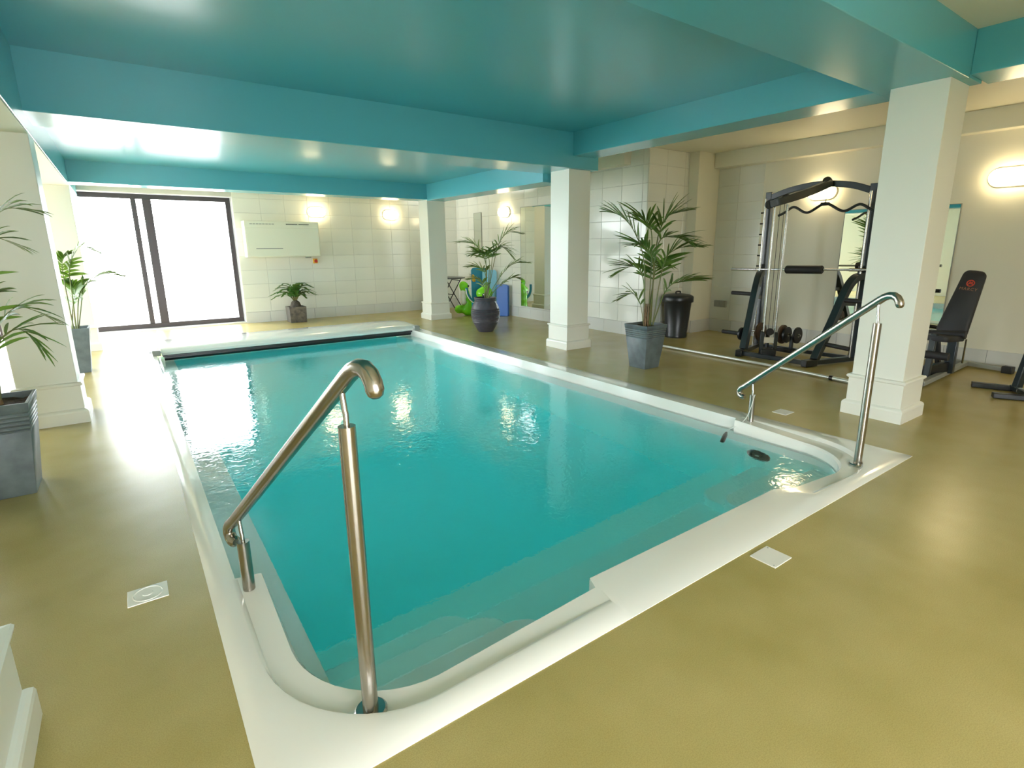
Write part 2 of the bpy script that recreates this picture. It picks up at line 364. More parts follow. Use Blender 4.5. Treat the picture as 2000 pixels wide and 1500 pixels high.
# ------------------------------------------------------------------ sliding doors / windows
def glazed(name, loc, rz, width, h, label, mull, cat):
    """frame in local x (width) and z; mull = [(x0,x1)]"""
    p = thing(name, loc, label, cat, kind='structure', rz=rz); t = .085; d = .07
    MB().box(0, width, -d/2, d/2, 0, t).obj('bottom_rail', M_FRAME, p, bevel=.004)
    MB().box(0, width, -d/2, d/2, h-t, h).obj('top_rail', M_FRAME, p, bevel=.004)
    for a in (0, width-t): MB().box(a, a+t, -d/2, d/2, t, h-t).obj('jamb', M_FRAME, p, bevel=.004)
    xs = [t]
    for a, b in mull:
        MB().box(a, b, -d/2, d/2, t, h-t).obj('stile', M_FRAME, p, bevel=.004); xs += [a, b]
    xs.append(width-t)
    for i in range(0, len(xs), 2): MB().box(xs[i], xs[i+1], -.006, .006, t, h-t).obj('pane', M_GLASS, p)
    return p
glazed('door_1', (-.80, 12.25, .03), 0, 2.66, 2.40, 'dark framed sliding glass door in the end wall', [(1.074, 1.152), (1.245, 1.38)], 'door')
struct(MB().box(-.8, 1.87, 12.06, 12.4, -.1, .03).obj('trim_threshold', M_ALU, bevel=.004), 'pale threshold under the sliding door', 'threshold')
for i, (a, b) in enumerate(WIN):
    glazed('window_%d' % (i+1), (-2.7, b, .03), math.radians(-90), b-a, 2.31,
           ('tall glazing in the left wall beside the slim palm', 'tall glazing in the left wall by the far corner')[i], [((b-a)/2-.04, (b-a)/2+.04)], 'window')
glazed('door_2', (-2.4, 12.25, .03), 0, 1.3, 2.40, 'glazed end door of the left aisle hidden behind the columns', [(.62, .70)], 'door')
glazed('window_3', (2.2, -3.1, .03), math.radians(180), 3.8, 2.31, 'wide fill glazing added in the wall behind the viewpoint', [(1.86, 1.94)], 'window')  # unseen opening, added to give the foreground a cool fill
g = MB().box(-30, 40, 12.4, 45, -.3, -.02).box(-40, 40, -40, -3.2, -.3, -.02).box(-40, -2.8, -20, 12.4, -.3, -.02).obj('paved_ground', M_PAVE)
struct(g, 'sunlit pale paving outside the glass', 'ground')
struct(MB().box(-6, 1.2, 18.4, 18.6, 0, .55).obj('garden_wall', M_PAVE), 'low pale garden wall beyond the sliding door', 'wall')

# ------------------------------------------------------------------ pool
pool = thing('swimming_pool', (2.12, 5, 0), 'white moulded pool shell with raised rim and moulded steps', 'pool')
def L(o):  # keep world coordinates under the pool's empty
    o.location = Vector(o.location) - Vector((2.12, 5, 0)); return o
XL, XR, XLW, XRW = .205, 4.05, .32, 3.99
def corner(cx, cy, r, a0, a1, n, ry=None):
    ry = ry or r
    return [(cx + r*math.cos(math.radians(a0+(a1-a0)*i/n)), cy + ry*math.sin(math.radians(a0+(a1-a0)*i/n))) for i in range(n+1)]
n = 12
# rim, water-edge and outer lines with matching counts (anticlockwise from the far left)
YN = 2.47
rim = [(XL, 9.6), (XL, YN+.012), (XL, YN)] + corner(XL+.44, 1.37+.50, .44, 180, 270, n, .50) + [(1.44, 1.37), (1.47, 1.50), (3.0, 1.50), (3.12, 1.37)] \
    + corner(XR+.07-.46, 1.36+.5, .46, 270, 360, n, .5) + [(XR+.07, YN), (XR, YN+.012), (XR, 9.6)]
wat = [(XL+.006, 9.6), (XL+.006, YN+.014), (XLW, YN-.01)] + corner(XLW+.38, 1.485+.42, .38, 180, 270, n, .42) + [(1.452, 1.485), (1.478, 1.545), (2.98, 1.545), (3.10, 1.485)] \
    + corner(XRW-.40, 1.475+.42, .40, 270, 360, n, .42) + [(XRW, YN-.01), (XR-.006, YN+.014), (XR-.006, 9.6)]
x0, x1, y0, y1 = POOL
def outer(p):
    x, y = p
    if y > 1.9: return (x0 if x < 2 else x1, y)
    return (min(max(x, x0), x1), y0)
out = [outer(p) for p in rim]
k0 = 3+n//2; out[3:3+n+1] = [(x0, 1.87-(1.87-y0)*min(1, i/(n/2))) if i <= n/2 else (x0+(rim[3+n][0]-x0)*(i-n/2)/(n/2), y0) for i in range(n+1)]
j = 3+n+1+4
out[j:j+n+1] = [(rim[j][0]+(x1-rim[j][0])*min(1, i/(n/2)), y0) if i <= n/2 else (x1, y0+(1.86-y0)*(i-n/2)/(n/2)) for i in range(n+1)]
N = len(rim)
def lerp2(a, b, t): return (a[0]+(b[0]-a[0])*t, a[1]+(b[1]-a[1])*t)
def strip(layers, name, m, smooth=True, sharp=50):
    b = MB(); v = [(p[0], p[1], z) for line, z in layers for p in line]; K = len(layers)
    b.add(v, [(i*N+k, i*N+k+1, (i+1)*N+k+1, (i+1)*N+k) for i in range(K-1) for k in range(N-1)])
    return L(b.obj(name, m, pool, smooth=smooth, sharp=sharp))
def depth_flag(i): return 2 < i < N-3 and not (3+n < i < 3+n+5)
ra = rim; rb = [lerp2(rim[i], wat[i], .12) for i in range(N)]; rc = [lerp2(rim[i], wat[i], .95 if not depth_flag(i) else .9) for i in range(N)]
b = MB(); vs = []
zl = lambda i, z: z if depth_flag(i) else .024
for line, zf in ((out, lambda i: -.02), (out, lambda i: .003), ([lerp2(out[i], rim[i], .12) for i in range(N)], lambda i: .009), ([lerp2(out[i], rim[i], .5) for i in range(N)], lambda i: .021),
                 ([lerp2(out[i], rim[i], .92) for i in range(N)], lambda i: .024), (ra, lambda i: .022 if depth_flag(i) else .024),
                 (rb, lambda i: zl(i, -.004)), ([lerp2(rim[i], wat[i], .45) for i in range(N)], lambda i: zl(i, -.006)),
                 (rc, lambda i: zl(i, -.006)), (wat, lambda i: -.022 if depth_flag(i) else 0.006), (wat, lambda i: -.14)):
    vs += [(line[i][0], line[i][1], zf(i)) for i in range(N)]
b.add(vs, [(q*N+k, q*N+k+1, (q+1)*N+k+1, (q+1)*N+k) for q in range(10) for k in range(N-1)])
L(b.obj('coping', M_GEL, pool, smooth=True, sharp=38))
# underwater wall: shallow side shelf then the drop to the bottom
def shelf(p, i):
    x, y = p
    if x < 1: return (max(x, .41), y)
    if x > 3.2: return (min(x, 3.88), y)
    return (x, y)
SH = [shelf(wat[i], i) for i in range(N)]
ZB = -1.30
strip([(wat, -.13), (SH, -.165), (SH, ZB)], 'basin_wall', M_STEP)
L(MB().box(.1, 4.2, 1.3, 9.6, ZB-.05, ZB).obj('basin_floor', M_BASIN, pool))
L(MB().box(.1, 4.2, 9.3, 9.6, ZB, -.14).obj('end_wall', M_BASIN, pool))
def tread(x0, x1, y1, z, side):
    """moulded step with its free corner rounded"""
    r = .14; b = MB(); pts = []
    if side == 'l': pts = [(x0, 1.42)] + [(x1, 1.42)] + corner(x1-r, y1-r, r, 0, 90, 8) + [(x0, y1)]
    elif side == 'r': pts = [(x1, 1.42), (x1, y1)] + corner(x0+r, y1-r, r, 90, 180, 8) + [(x0, 1.42)]
    else: pts = [(x0, 1.42), (x1, 1.42), (x1, y1), (x0, y1)]
    k = len(pts); v = [(p[0], p[1], ZB) for p in pts] + [(p[0], p[1], z) for p in pts]
    b.add(v, [tuple(range(k, 2*k)), tuple(reversed(range(k)))] + [(i, (i+1)%k, k+(i+1)%k, k+i) for i in range(k)])
    L(b.obj('step', M_STEP if y1 < 2.6 else M_BASIN, pool, bevel=.012))
tread(.38, 1.30, 1.735, -.24, 'l'); tread(.38, 1.23, 1.955, -.41, 'l'); tread(.38, 1.16, 2.165, -.57, 'l')
tread(2.98, 3.92, 1.74, -.24, 'r'); tread(3.04, 3.92, 1.96, -.41, 'r'); tread(3.12, 3.92, 2.18, -.57, 'r')
tread(.40, 3.90, 2.16, -.70, 'f'); tread(.40, 3.90, 2.54, -.92, 'f')
for x, nx, z in ((3.88, -1, -.33), (.41, 1, -.50)):
    d = thing('drain_cover', (x, 2.16 if nx < 0 else 2.2, z), 'round black suction cover on the %s pool wall under the handrail' % ('right' if nx < 0 else 'left'), 'drain cover')
    MB().lathe([(.098, -.004), (.098, .010), (.088, .018), (.05, .020), (.045, .012), (.022, .012), (.018, .022), (0, .024)], (0,0,0), 28, (nx,0,0)).obj('grille', M_BLACKP, d, smooth=True)
    MB().lathe([(.018, .021), (.012, .027), (0, .028)], (0,0,0), 16, (nx,0,0)).obj('screw_cap', M_GREY, d, smooth=True)
tag(MB().tube([(3.70, 2.375, -.088), (3.71, 2.38, -.088), (3.86, 2.455, -.086), (3.93, 2.49, -.085)], [.014, .019, .019, .010], 14).obj('pool_thermometer', M_BLACKP, smooth=True),
    'short black thermometer floating beside the right short handrail post', 'thermometer')
# water: one closed body
ZW = -.08; wv = MB(); k = 1
wv.box(XL-.02, XR+.05, 1.44, 9.45, ZB-.02, ZW)
w = wv.obj('pool_water', M_WATER); tag(w, 'clear turquoise water with fine ripples filling the pool', 'water', kind='stuff')

# roller cover housing at the far end
rc_ = thing('cover_housing', (2.2, 9.3, 0), 'long low white cover housing across the far end of the pool', 'pool cover')
b = MB(); xa, xb = -1.93, 1.95
prof = [(-.34, .012), (-.365, .022), (-.37, .055), (-.34, .085), (-.2, .115), (.1, .13), (.5, .12), (.78, .07), (.80, .0)]
for i, (yy, zz) in enumerate(prof):
    pass
secs = [(xa, 0), (-1, 0), (0, 0), (1.2, 0), (1.5, .03), (1.75, .16), (1.88, .32), (1.95, .6)]
v = []
for x, sh in secs:
    for yy, zz in prof:
        v.append((x, yy if yy < 0 else yy*(1-sh*.75) if yy > .1 else yy, zz*(1 if sh < .5 else .85)))
K = len(prof)
b.add(v, [(i*K+k, i*K+k+1, (i+1)*K+k+1, (i+1)*K+k) for i in range(len(secs)-1) for k in range(K-1)] + [tuple(range(K)), tuple(reversed(range((len(secs)-1)*K, len(secs)*K)))])
b.obj('housing', M_GEL, rc_, smooth=True, sharp=50)
MB().tube([(-1.90, -.26, -.035), (1.85, -.26, -.035)], .04, 16).obj('roller', M_BLACKP, rc_, smooth=True)
MB().box(-1.92, 1.86, -.35, -.32, -.012, .013).obj('seal_strip', M_BLACKP, rc_)
for x in (-2.0, 1.90):
    q = MB().box(x-.035, x+.06, -.42, -.28, .024, .10).obj('bracket', M_GREY, rc_, bevel=.006)
    MB().tube([(x-.07, -.34, .062), (x+.10, -.34, .062)], .014, 10).obj('axle', M_CHROME, rc_, smooth=True)

# ------------------------------------------------------------------ handrails
def handrail(a, b_, label):
    a = Vector(a); b_ = Vector(b_); d = (b_-a); d.z = 0; Ld = d.length; d.normalize()
    h = thing('handrail', a, label, 'handrail', 'handrails at the pool steps')
    P = lambda s, z: tuple(d*s + Vector((0,0,z)))
    sl = (1.125-.295)/(.99+.085)
    line = [(-.085+t*(.96+.085)/6, .305 + t*(.96+.085)/6*sl) for t in range(0, 7)]
    z1 = line[-1][1]; side = Vector((-d.y, d.x, 0)) * (1 if a.x > 2 else -1)
    low = [(-.098, .206), (-.118, .204), (-.140, .212), (-.152, .232), (-.148, .255), (-.128, .277)]
    hi = [(.99, z1+.021), (1.02, z1+.033), (1.048, z1+.034), (1.070, z1+.022), (1.084, z1+.002), (1.090, z1-.016)]
    MB().tube([P(-.084, .207)] + [P(s, z) for s, z in low+line+hi] + [P(1.092, z1-.03), P(1.093, z1-.038)], [.014] + [.0245]*(len(low+line+hi)) + [.020, .010], 20).obj('rail', M_STEEL, h, smooth=True)
    rz = lambda s: .305 + (s+.085)*sl
    for s, top in ((0, .245), (Ld, .965)):
        post = MB().tube([P(s, .0), P(s, top)], .0245, 20).obj('post', M_STEEL, h, smooth=True)
        fl = MB().lathe([(.052, -.004), (.052, .006), (.046, .012), (.026, .013)], P(s, 0), 28).obj('flange', M_CHROME, post, smooth=True)
        MB().tube([P(s, top), P(s, top+.035), P(s-.004, top+.045), P(s-.012, rz(s)-.022)], .0085, 12).obj('bracket', M_CHROME, h, smooth=True)
        MB().bar(P(s-.05, rz(s-.05)-.026), P(s+.03, rz(s+.03)-.026), .02, .006).obj('saddle', M_CHROME, h, bevel=.002)
handrail((.250, 2.375, 0), (.447, 1.462, 0), 'brushed steel handrail nearest the viewpoint on the left corner')
handrail((4.085, 2.375, 0), (3.848, 1.437, 0), 'brushed steel handrail on the right corner before the near column')
tag(MB().tube(catmull([(4.075,2.35,.255),(4.05,2.36,.15),(4.02,2.38,.05),(4.00,2.44,-.02),(3.93,2.49,-.07)], 16), .0025, 6).obj('cord', M_CORD), 'thin white cord tied to the short post of the right handrail', 'cord')

# small white lids in the floor
def lid(x, y, rz, label, circ):
    t = thing('access_lid', (x, y, 0), label, 'access lid', rz=rz)
    MB().box(-.073, .073, -.064, .064, -.001, .004).obj('frame', M_GEL, t, bevel=.001)
    if circ:
        MB().lathe([(.056, .004), (.056, .006), (.052, .0065), (.050, .0045), (.02, .0045), (.018, .0065), (0, .0065)], n=32).obj('disc', M_GEL, t, smooth=True)
    else:
        for sx, sy in ((-.06, -.05), (.06, .05)): MB().lathe([(.004, .004), (.003, .0055), (0, .0055)], (sx, sy, 0), 10).obj('screw', M_GREY, t)
lid(2.312, 1.176, 0, 'square white lid in the floor just in front of the pool edge', False)
lid(-.108, 2.625, 0, 'white lid with a round disc in the floor left of the pool', True)
lid(4.60, 2.37, 0, 'small white lid in the floor behind the right short handrail post', False)

# ------------------------------------------------------------------ wall lamps
def lamp(loc, rz, ln, hh, label):
    t = thing('bulkhead_lamp', loc, label, 'wall lamp', 'oval wall lamps', rz=rz)
    def cap(w_, h_, y0_, y1_, nm, m, par):
        r = h_/2; pts = corner(w_/2-r, 0, r, -90, 90, 10) + corner(-w_/2+r, 0, r, 90, 270, 10); K = len(pts); b = MB(); lay = []
        for sc_, yy in ((1, y0_), (1, y0_+(y1_-y0_)*.5), (.93, y0_+(y1_-y0_)*.85), (.75, y1_)):
            lay += [(p[0]*(1-(1-sc_)*.6), yy, p[1]*sc_) for p in pts]
        b.add(lay, [(q*K+k, q*K+(k+1)%K, (q+1)*K+(k+1)%K, (q+1)*K+k) for q in range(3) for k in range(K)] + [tuple(reversed(range(K))), tuple(range(3*K, 4*K))])
        return b.obj(nm, m, par, smooth=True)
    cap(ln+.03, hh+.03, 0, -.03, 'base', M_LAMPBASE, t); cap(ln, hh, -.028, -.10, 'diffuser', M_DIFF, t)
R90 = math.radians(90)
lamp((3.43, 12.052, 2.20), 0, .35, .19, 'lit oval lamp above the wall unit on the end wall')
lamp((5.06, 12.052, 2.19), 0, .35, .19, 'lit oval lamp on the end wall beside the far column')
lamp((6.759, 9.90, 2.19), -R90, .35, .19, 'lit oval lamp on the side wall above the urn palm')
lamp((8.3, 4.04, 2.20), -R90, .38, .19, 'lit oval lamp on the gym wall behind the multi gym')
lamp((8.3, 1.95, 2.20), -R90, .40, .19, 'lit oval lamp on the gym wall at the right edge')
lamp((8.3, -.6, 2.20), -R90, .40, .19, 'added oval fill lamp on the gym wall behind the viewpoint')  # unseen lamp, added to fill the near end with light
lamp((5.2, -2.995, 2.20), math.radians(180), .40, .19, 'added oval fill lamp beside the fill glazing behind the viewpoint')  # added out of view as warm fill
lamp((7.4, -2.995, 2.20), math.radians(180), .40, .19, 'added oval fill lamp on the wall behind the viewpoint')  # another unseen lamp added as fill on the back wall

# ------------------------------------------------------------------ mirrors, wall unit, small fittings
def mirror(nm, loc, w_, h_, label):
    t = thing(nm, loc, label, 'mirror')
    MB().box(-.018, -.004, 0, w_, 0, h_).obj('glass', M_MIRROR, t)
    fr = MB()
    for a in ((-.02,-.002,-.008,0,-.008,h_+.008), (-.02,-.002,w_,w_+.008,-.008,h_+.008), (-.02,-.002,0,w_,-.008,0), (-.02,-.002,0,w_,h_,h_+.008)): fr.box(*a)
    fr.obj('edge_trim', M_GREY, t)
mirror('wall_mirror', (6.759, 7.92, .25), 1.41, 2.0, 'tall frameless mirror on the side wall right of the urn palm')
mirror('wall_mirror', (8.3, 2.375, .40), 1.32, 1.53, 'wide mirror on the gym wall behind the multi gym')
mirror('wall_mirror', (6.757, 10.87, 1.35), .31, .88, 'narrow bluish mirror panel left of the lamp on the side wall')
u = thing('dehumidifier', (1.98, 12.05, 1.3), 'large ivory wall mounted air unit beside the sliding door', 'air unit')
MB().box(0, 1.39, -.29, 0, 0, .69).obj('casing', M_UNIT, u, bevel=.012)
MB().box(0.02, 1.37, -.296, -.288, .02, .56).obj('front_panel', M_UNIT, u, bevel=.004)
for xa, xb, m in ((.10, .55, M_UNIT), (.76, .98, M_BLACKP), (1.0, 1.20, M_BLACKP)):
    b = MB()
    for k in range(8):
        w_ = (xb-xa)/8; b.box(xa+k*w_, xa+(k+.8)*w_, -.293, -.288, .625, .64)
    b.obj('vent_slots', M_BLACKP if m is M_BLACKP else M_GREY, u)
MB().box(.17, .66, -.2985, -.296, .158, .172).obj('nameplate', M_GREY, u)
MB().box(1.14, 1.24, -.10, -.03, -.03, 0).obj('cable_gland', M_GREY, u, bevel=.004)
e = thing('emergency_stop', (3.315, 12.05, 1.205), 'red push button in a yellow box below the air unit', 'button')
MB().box(-.045, .045, -.05, 0, -.05, .05).obj('box', M_YEL, e, bevel=.005)
MB().lathe([(.018, 0), (.018, .02), (.034, .024), (.034, .036), (.026, .042), (0, .043)], (0,-.05,0), 20, (0,-1,0)).obj('button', M_RED, e, smooth=True)
s_ = thing('wall_socket', (8.294, 5.56, .485), 'grey double socket box on the tiled gym wall', 'socket')
MB().box(-.045, 0, -.115, .115, -.055, .055).obj('box', M_GREY, s_, bevel=.006)
for yy in (-.055, .055): MB().box(-.05, -.044, yy-.045, yy+.045, -.045, .045).obj('outlet_plate', M_GREY, s_, bevel=.003)

# ------------------------------------------------------------------ plants
def leaflets(mb, pts, t0, nl, L_, w_, droop, spread=.85, seed=0, fold=.0, tip=.45):
    rnd = random.Random(seed); n_ = len(pts)-1
    nl = int(nl*1.7) if L_ > .1 else nl; w_ *= 1.25 if L_ > .1 else 1
    for i in range(nl):
        t = t0 + (1-t0)*i/(nl-1); k = min(int(t*n_), n_-1); P = pts[k].lerp(pts[k+1], t*n_-k); T = (pts[k+1]-pts[k]).normalized()
        S_ = T.cross(Vector((0,0,1)))
        if S_.length < .15: S_ = T.cross(Vector((.6,-.75,.1)))
        S_.normalize(); Nn = S_.cross(T).normalized()
        rel = (t-t0)/(1-t0); prof = (.55+.45*math.sin(math.pi*min(1, rel*1.15+.15)))*(1-tip*max(0, rel-.6)/.4)
        for sg in (-1, 1):
            l = L_*prof*rnd.uniform(.82, 1.1); ang = rnd.uniform(-.12, .12)
            D = (T*(.45+.5*rel+ang) + S_*sg*spread*(1-.35*rel) + Nn*rnd.uniform(.05, .25)).normalized()
            Wv = D.cross(Nn).normalized(); dr = droop*rnd.uniform(.7, 1.3); v = []
            prv = None
            for q, (u_, ww) in enumerate(((0, .35), (.2, .9), (.45, 1), (.7, .75), (.88, .4), (1, .02))):
                c = P + D*l*u_ + Vector((0,0,-1))*dr*l*u_*u_*1.1
                h_ = w_*ww*.5; v += [c - Wv*h_, c + Nn*(-h_*.5*fold), c + Wv*h_]
            mb.add(v, [(3*a, 3*a+1, 3*a+4, 3*a+3) for a in range(5)] + [(3*a+1, 3*a+2, 3*a+5, 3*a+4) for a in range(5)])
def frond(par, ctrl, t0, nl, L_, w_, droop, r0=.009, seed=0, leaf=None, sheath=True, off=(0,0,0)):
    if leaf is None: t0 -= .20; L_ *= 1.42; droop *= .6; w_ *= 1.35; nl = int(nl*.82)
    ctrl = [Vector(c)+Vector(off)*(i/(len(ctrl)-1))**1.2 for i, c in enumerate(ctrl)]
    P = catmull(ctrl, 26)
    st = MB().tube(P, [r0*(1-.8*i/26) for i in range(27)], 6).obj('stem', M_STEM, None, smooth=True)
    b = MB(); leaflets(b, P, t0, nl, L_, w_, droop, seed=seed, fold=.8)
    fr = b.obj('frond', leaf or M_LEAF, par, smooth=True, sharp=70); st.parent = fr
    return fr
def square_pot(par, th, bh, h, groove, m=None, rot=0):
    m = m or M_SLATE; b = MB(); pr = [(bh, 0)]
    lv = [(0, 0)]
    if groove:
        for k in range(5):
            z = h*(.70+.045*k); pr += [(bh+(th-bh)*z/h, z), (bh+(th-bh)*z/h-.004, z+.004), (bh+(th-bh)*(z+.012)/h-.004, z+.010), (bh+(th-bh)*(z+.014)/h, z+.014)]
    pr += [(th, h), (th-.018, h), (th-.022, h-.05)]
    v = [(sx*a, sy*a, z) for a, z in pr for sx, sy in ((-1,-1),(1,-1),(1,1),(-1,1))]
    b.add(v, [(4*i+k, 4*i+(k+1)%4, 4*i+4+(k+1)%4, 4*i+4+k) for i in range(len(pr)-1) for k in range(4)] + [(3,2,1,0)])
    o = b.obj('pot', m, par, bevel=.002, segs=1); o.rotation_euler.z = rot
    a = th-.024; s = MB(); q = 8; rnd = random.Random(3)
    s.add([(-a+2*a*i/q, -a+2*a*j_/q, h-.045+rnd.uniform(0,.018)) for i in range(q+1) for j_ in range(q+1)], [(i*(q+1)+j_, (i+1)*(q+1)+j_, (i+1)*(q+1)+j_+1, i*(q+1)+j_+1) for i in range(q) for j_ in range(q)])
    so = s.obj('soil', M_SOIL, par, smooth=True); so.rotation_euler.z = rot

# tall palm right of the pool
p = thing('potted_palm', (5.07, 4.42, 0), 'tallest potted palm in a tapered slate grey pot before the dustbin', 'plant')
square_pot(p, .183, .125, .535, True)
FR = [[(-.02,.01,.48),(-.03,.04,1.25),(-.12,.13,1.62),(-.22,.25,1.80),(-.32,.36,1.86)],
      [(.03,-.03,.48),(.05,-.06,1.40),(.08,-.09,1.66),(.13,-.15,1.80),(.26,-.31,1.86)],
      [(.05,-.06,.48),(.11,-.13,1.22),(.20,-.23,1.42),(.38,-.44,1.46)],
      [(.05,-.05,.48),(.14,-.17,.94),(.27,-.30,1.05),(.44,-.50,1.08)],
      [(.0,.0,.48),(-.04,.04,1.08),(-.12,.14,1.22),(-.25,.28,1.14)],
      [(-.02,.01,.48),(-.05,.06,.78),(-.11,.13,.90),(-.22,.25,.84)],
      [(.02,-.02,.48),(.02,-.02,1.50),(-.02,.03,1.72),(-.08,.09,1.80)],
      [(.04,-.04,.48),(.06,-.07,1.44),(.18,-.21,1.56),(.30,-.34,1.50)],
      [(.02,-.03,.48),(.04,-.04,1.22),(-.04,.05,1.46),(-.12,.12,1.48)],
      [(.0,-.02,.48),(.08,-.02,1.05),(.20,.02,1.28),(.34,.04,1.24)]]
OFF = [(0,0,0),(.05,.04,0),(-.06,-.05,0),(.05,.05,0),(.06,.05,0),(-.05,-.05,0),(.1,.08,0),(-.12,-.10,0),(-.12,-.12,0),(0,0,0)]
LN = [.40,.40,.36,.34,.33,.26,.38,.34,.34,.32]; T0 = [.60,.60,.52,.50,.56,.52,.66,.62,.62,.55]; NL = [11,12,12,12,12,7,9,12,11,11]
for i, c in enumerate(FR): frond(p, c, T0[i], NL[i], LN[i], .021, .28, seed=i, off=OFF[i], r0=.009 if i != 5 else .005)
for k in range(7):
    a = k*.9; MB().tube([(.035*math.cos(a), .03*math.sin(a)-.01, .47), (.03*math.cos(a), .026*math.sin(a)-.01, .62), (.03*math.cos(a)+.01, .02*math.sin(a)-.01, .78)], [.010, .008, .004], 8).obj('sheath', M_BARK, p, smooth=True)
# urn palm
p = thing('urn_palm', (5.10, 8.15, 0), 'palm in a round ribbed charcoal urn between two columns', 'plant')
kn = [(0,.13),(.08,.178),(.16,.218),(.24,.246),(.32,.256),(.40,.246),(.47,.218),(.53,.188),(.565,.178)]
def kr(z):
    for (a0, b0), (a1, b1) in zip(kn, kn[1:]):
        if z <= a1: return b0 + (b1-b0)*(z-a0)/(a1-a0)
    return kn[-1][1]
pr = [(.10, 0), (.13, 0)]
for k in range(44):
    z = .008+k*.545/43; pr.append((kr(z) + (.006 if k % 2 else -.002), z))
pr += [(.186, .566), (.196, .578), (.197, .600), (.182, .603), (.172, .57)]
MB().lathe(pr, n=40).obj('pot', M_URN, p, smooth=True, sharp=60)
MB().lathe([(.167, .565), (.08, .575), (0, .58)], n=24).obj('soil', M_SOIL, p, smooth=True)
FR = [[(.03,-.02,.56),(.14,-.09,1.20),(.22,-.14,1.52),(.33,-.21,1.70),(.51,-.32,1.70)],
      [(.0,0,.56),(.03,-.02,1.12),(-.06,.03,1.40),(-.16,.09,1.52),(-.36,.23,1.56)],
      [(.02,-.02,.56),(.10,-.06,1.10),(.14,-.08,1.38),(.27,-.16,1.46),(.42,-.27,1.28)],
      [(.03,-.02,.56),(.14,-.09,.80),(.30,-.19,1.06),(.44,-.27,1.18),(.62,-.39,1.20)],
      [(.04,-.02,.56),(.17,-.10,.74),(.29,-.18,.86),(.42,-.26,.94),(.52,-.33,.92)],
      [(.0,0,.56),(-.02,.01,.80),(-.10,.06,.92),(-.24,.15,.93)],
      [(.01,0,.56),(.02,-.01,.98),(-.06,.05,1.12),(-.24,.14,1.14)],
      [(.02,-.01,.56),(.08,-.05,1.22),(-.02,.02,1.36),(-.16,.10,1.34)],
      [(.02,.0,.56),(.06,.04,1.20),(.10,.12,1.38),(.12,.26,1.34)]]
LN = [.34,.34,.30,.32,.26,.24,.26,.26,.28]; T0 = [.62,.62,.60,.58,.52,.5,.62,.64,.6]
for i, c in enumerate(FR): frond(p, c, T0[i], 11, LN[i], .018, .34, seed=20+i, r0=.008, off=((-.03,-.06,0),(.05,.08,0),(.08,.1,0),(-.05,-.08,0),(0,0,0),(-.04,-.08,0),(.05,.1,0),(-.1,-.12,0),(0,0,0))[i])
# left front palm
p = thing('potted_palm', (-.76, 4.39, 0), 'palm in a tapered slate grey pot cut by the left edge', 'plant')
square_pot(p, .20, .142, .58, True)
FR = [[(.04,.01,.54),(.03,.01,1.12),(.12,.03,1.50),(.24,.04,1.68),(.36,.06,1.69)],
      [(.04,.01,.54),(.07,.01,.82),(.12,.02,1.02),(.22,.04,1.12),(.34,.06,1.06)],
      [(.02,.0,.54),(.01,.01,1.13),(.05,.01,1.38),(.17,.03,1.52),(.27,.05,1.49)],
      [(.05,.0,.54),(.08,-.02,.80),(.12,-.05,.94),(.22,-.08,1.00),(.30,-.10,.88)],
      [(.02,.0,.54),(.05,.01,1.0),(.08,.02,1.18),(.15,.03,1.22)],
      [(-.02,.0,.54),(-.08,.03,1.1),(-.2,.06,1.4),(-.4,.1,1.45)],
      [(-.02,-.02,.54),(-.1,-.05,.9),(-.25,-.1,1.1),(-.42,-.15,1.05)]]
for i, c in enumerate(FR): frond(p, c, .58, 8, (.28,.26,.24,.24,.22,.3,.3)[i], .015, .45, seed=40+i, r0=.008)
for k in range(4): MB().tube([(.02+.03*math.cos(k*1.6), .03*math.sin(k*1.6), .52), (.02+.02*math.cos(k*1.6), .02*math.sin(k*1.6), .66)], [.02, .01], 8).obj('sheath', M_BARK, p, smooth=True)
# far left palm
p = thing('potted_palm', (-.60, 8.44, 0), 'slim palm in a grey pot between the left columns by the sliding door', 'plant')
square_pot(p, .172, .115, .545, False)
FR = [[(.04,0,.5),(.07,.01,1.0),(.08,.01,1.20),(.13,.01,1.36),(.24,.02,1.50),(.40,.03,1.43)],
      [(.05,0,.5),(.13,.01,.92),(.25,.02,1.08),(.40,.03,1.17),(.58,.04,1.15)],
      [(.02,0,.5),(.02,0,1.12),(.04,0,1.34),(.10,-.03,1.42)],
      [(.06,.01,.5),(.14,.01,.84),(.18,.02,1.02),(.20,.02,1.12)],
      [(.0,.0,.5),(.05,.03,.8),(.10,.06,1.0),(.05,.1,1.1)]]
for i, c in enumerate(FR): frond(p, c, .55, 12, (.22,.22,.2,.18,.2)[i], .022, .4, seed=60+i, r0=.008)
# cycad
p = thing('potted_cycad', (2.75, 11.68, 0), 'small dark green cycad in a square dark metallic pot', 'plant')
square_pot(p, .165, .155, .315, False, M_SLATE_D)
MB().lathe([(.10, .27), (.105, .33), (.08, .40), (.03, .44), (0, .445)], n=20).obj('trunk', M_TRUNK, p, smooth=True)
rnd = random.Random(5)
for k in range(26):
    a = k*2.39996; e_ = .95 - .62*(k/25); l = .53*rnd.uniform(.85, 1.08)
    dx, dy = math.cos(a), math.sin(a)*(1 if math.sin(a) < 0 else .5)
    c = [(0.02*dx, .02*dy, .42), (dx*l*.35*(1.2-e_), dy*l*.35*(1.2-e_), .42+l*.42*e_+.06), (dx*l*.72*(1.25-e_*.8), dy*l*.72*(1.25-e_*.8), .42+l*.62*e_+.04), (dx*l*(1.3-e_*.75), dy*l*(1.3-e_*.75), .42+l*.66*e_-.03)]
    frond(p, c, .20, 24, .095, .026, .12, seed=80+k, r0=.006, leaf=M_LEAF2)

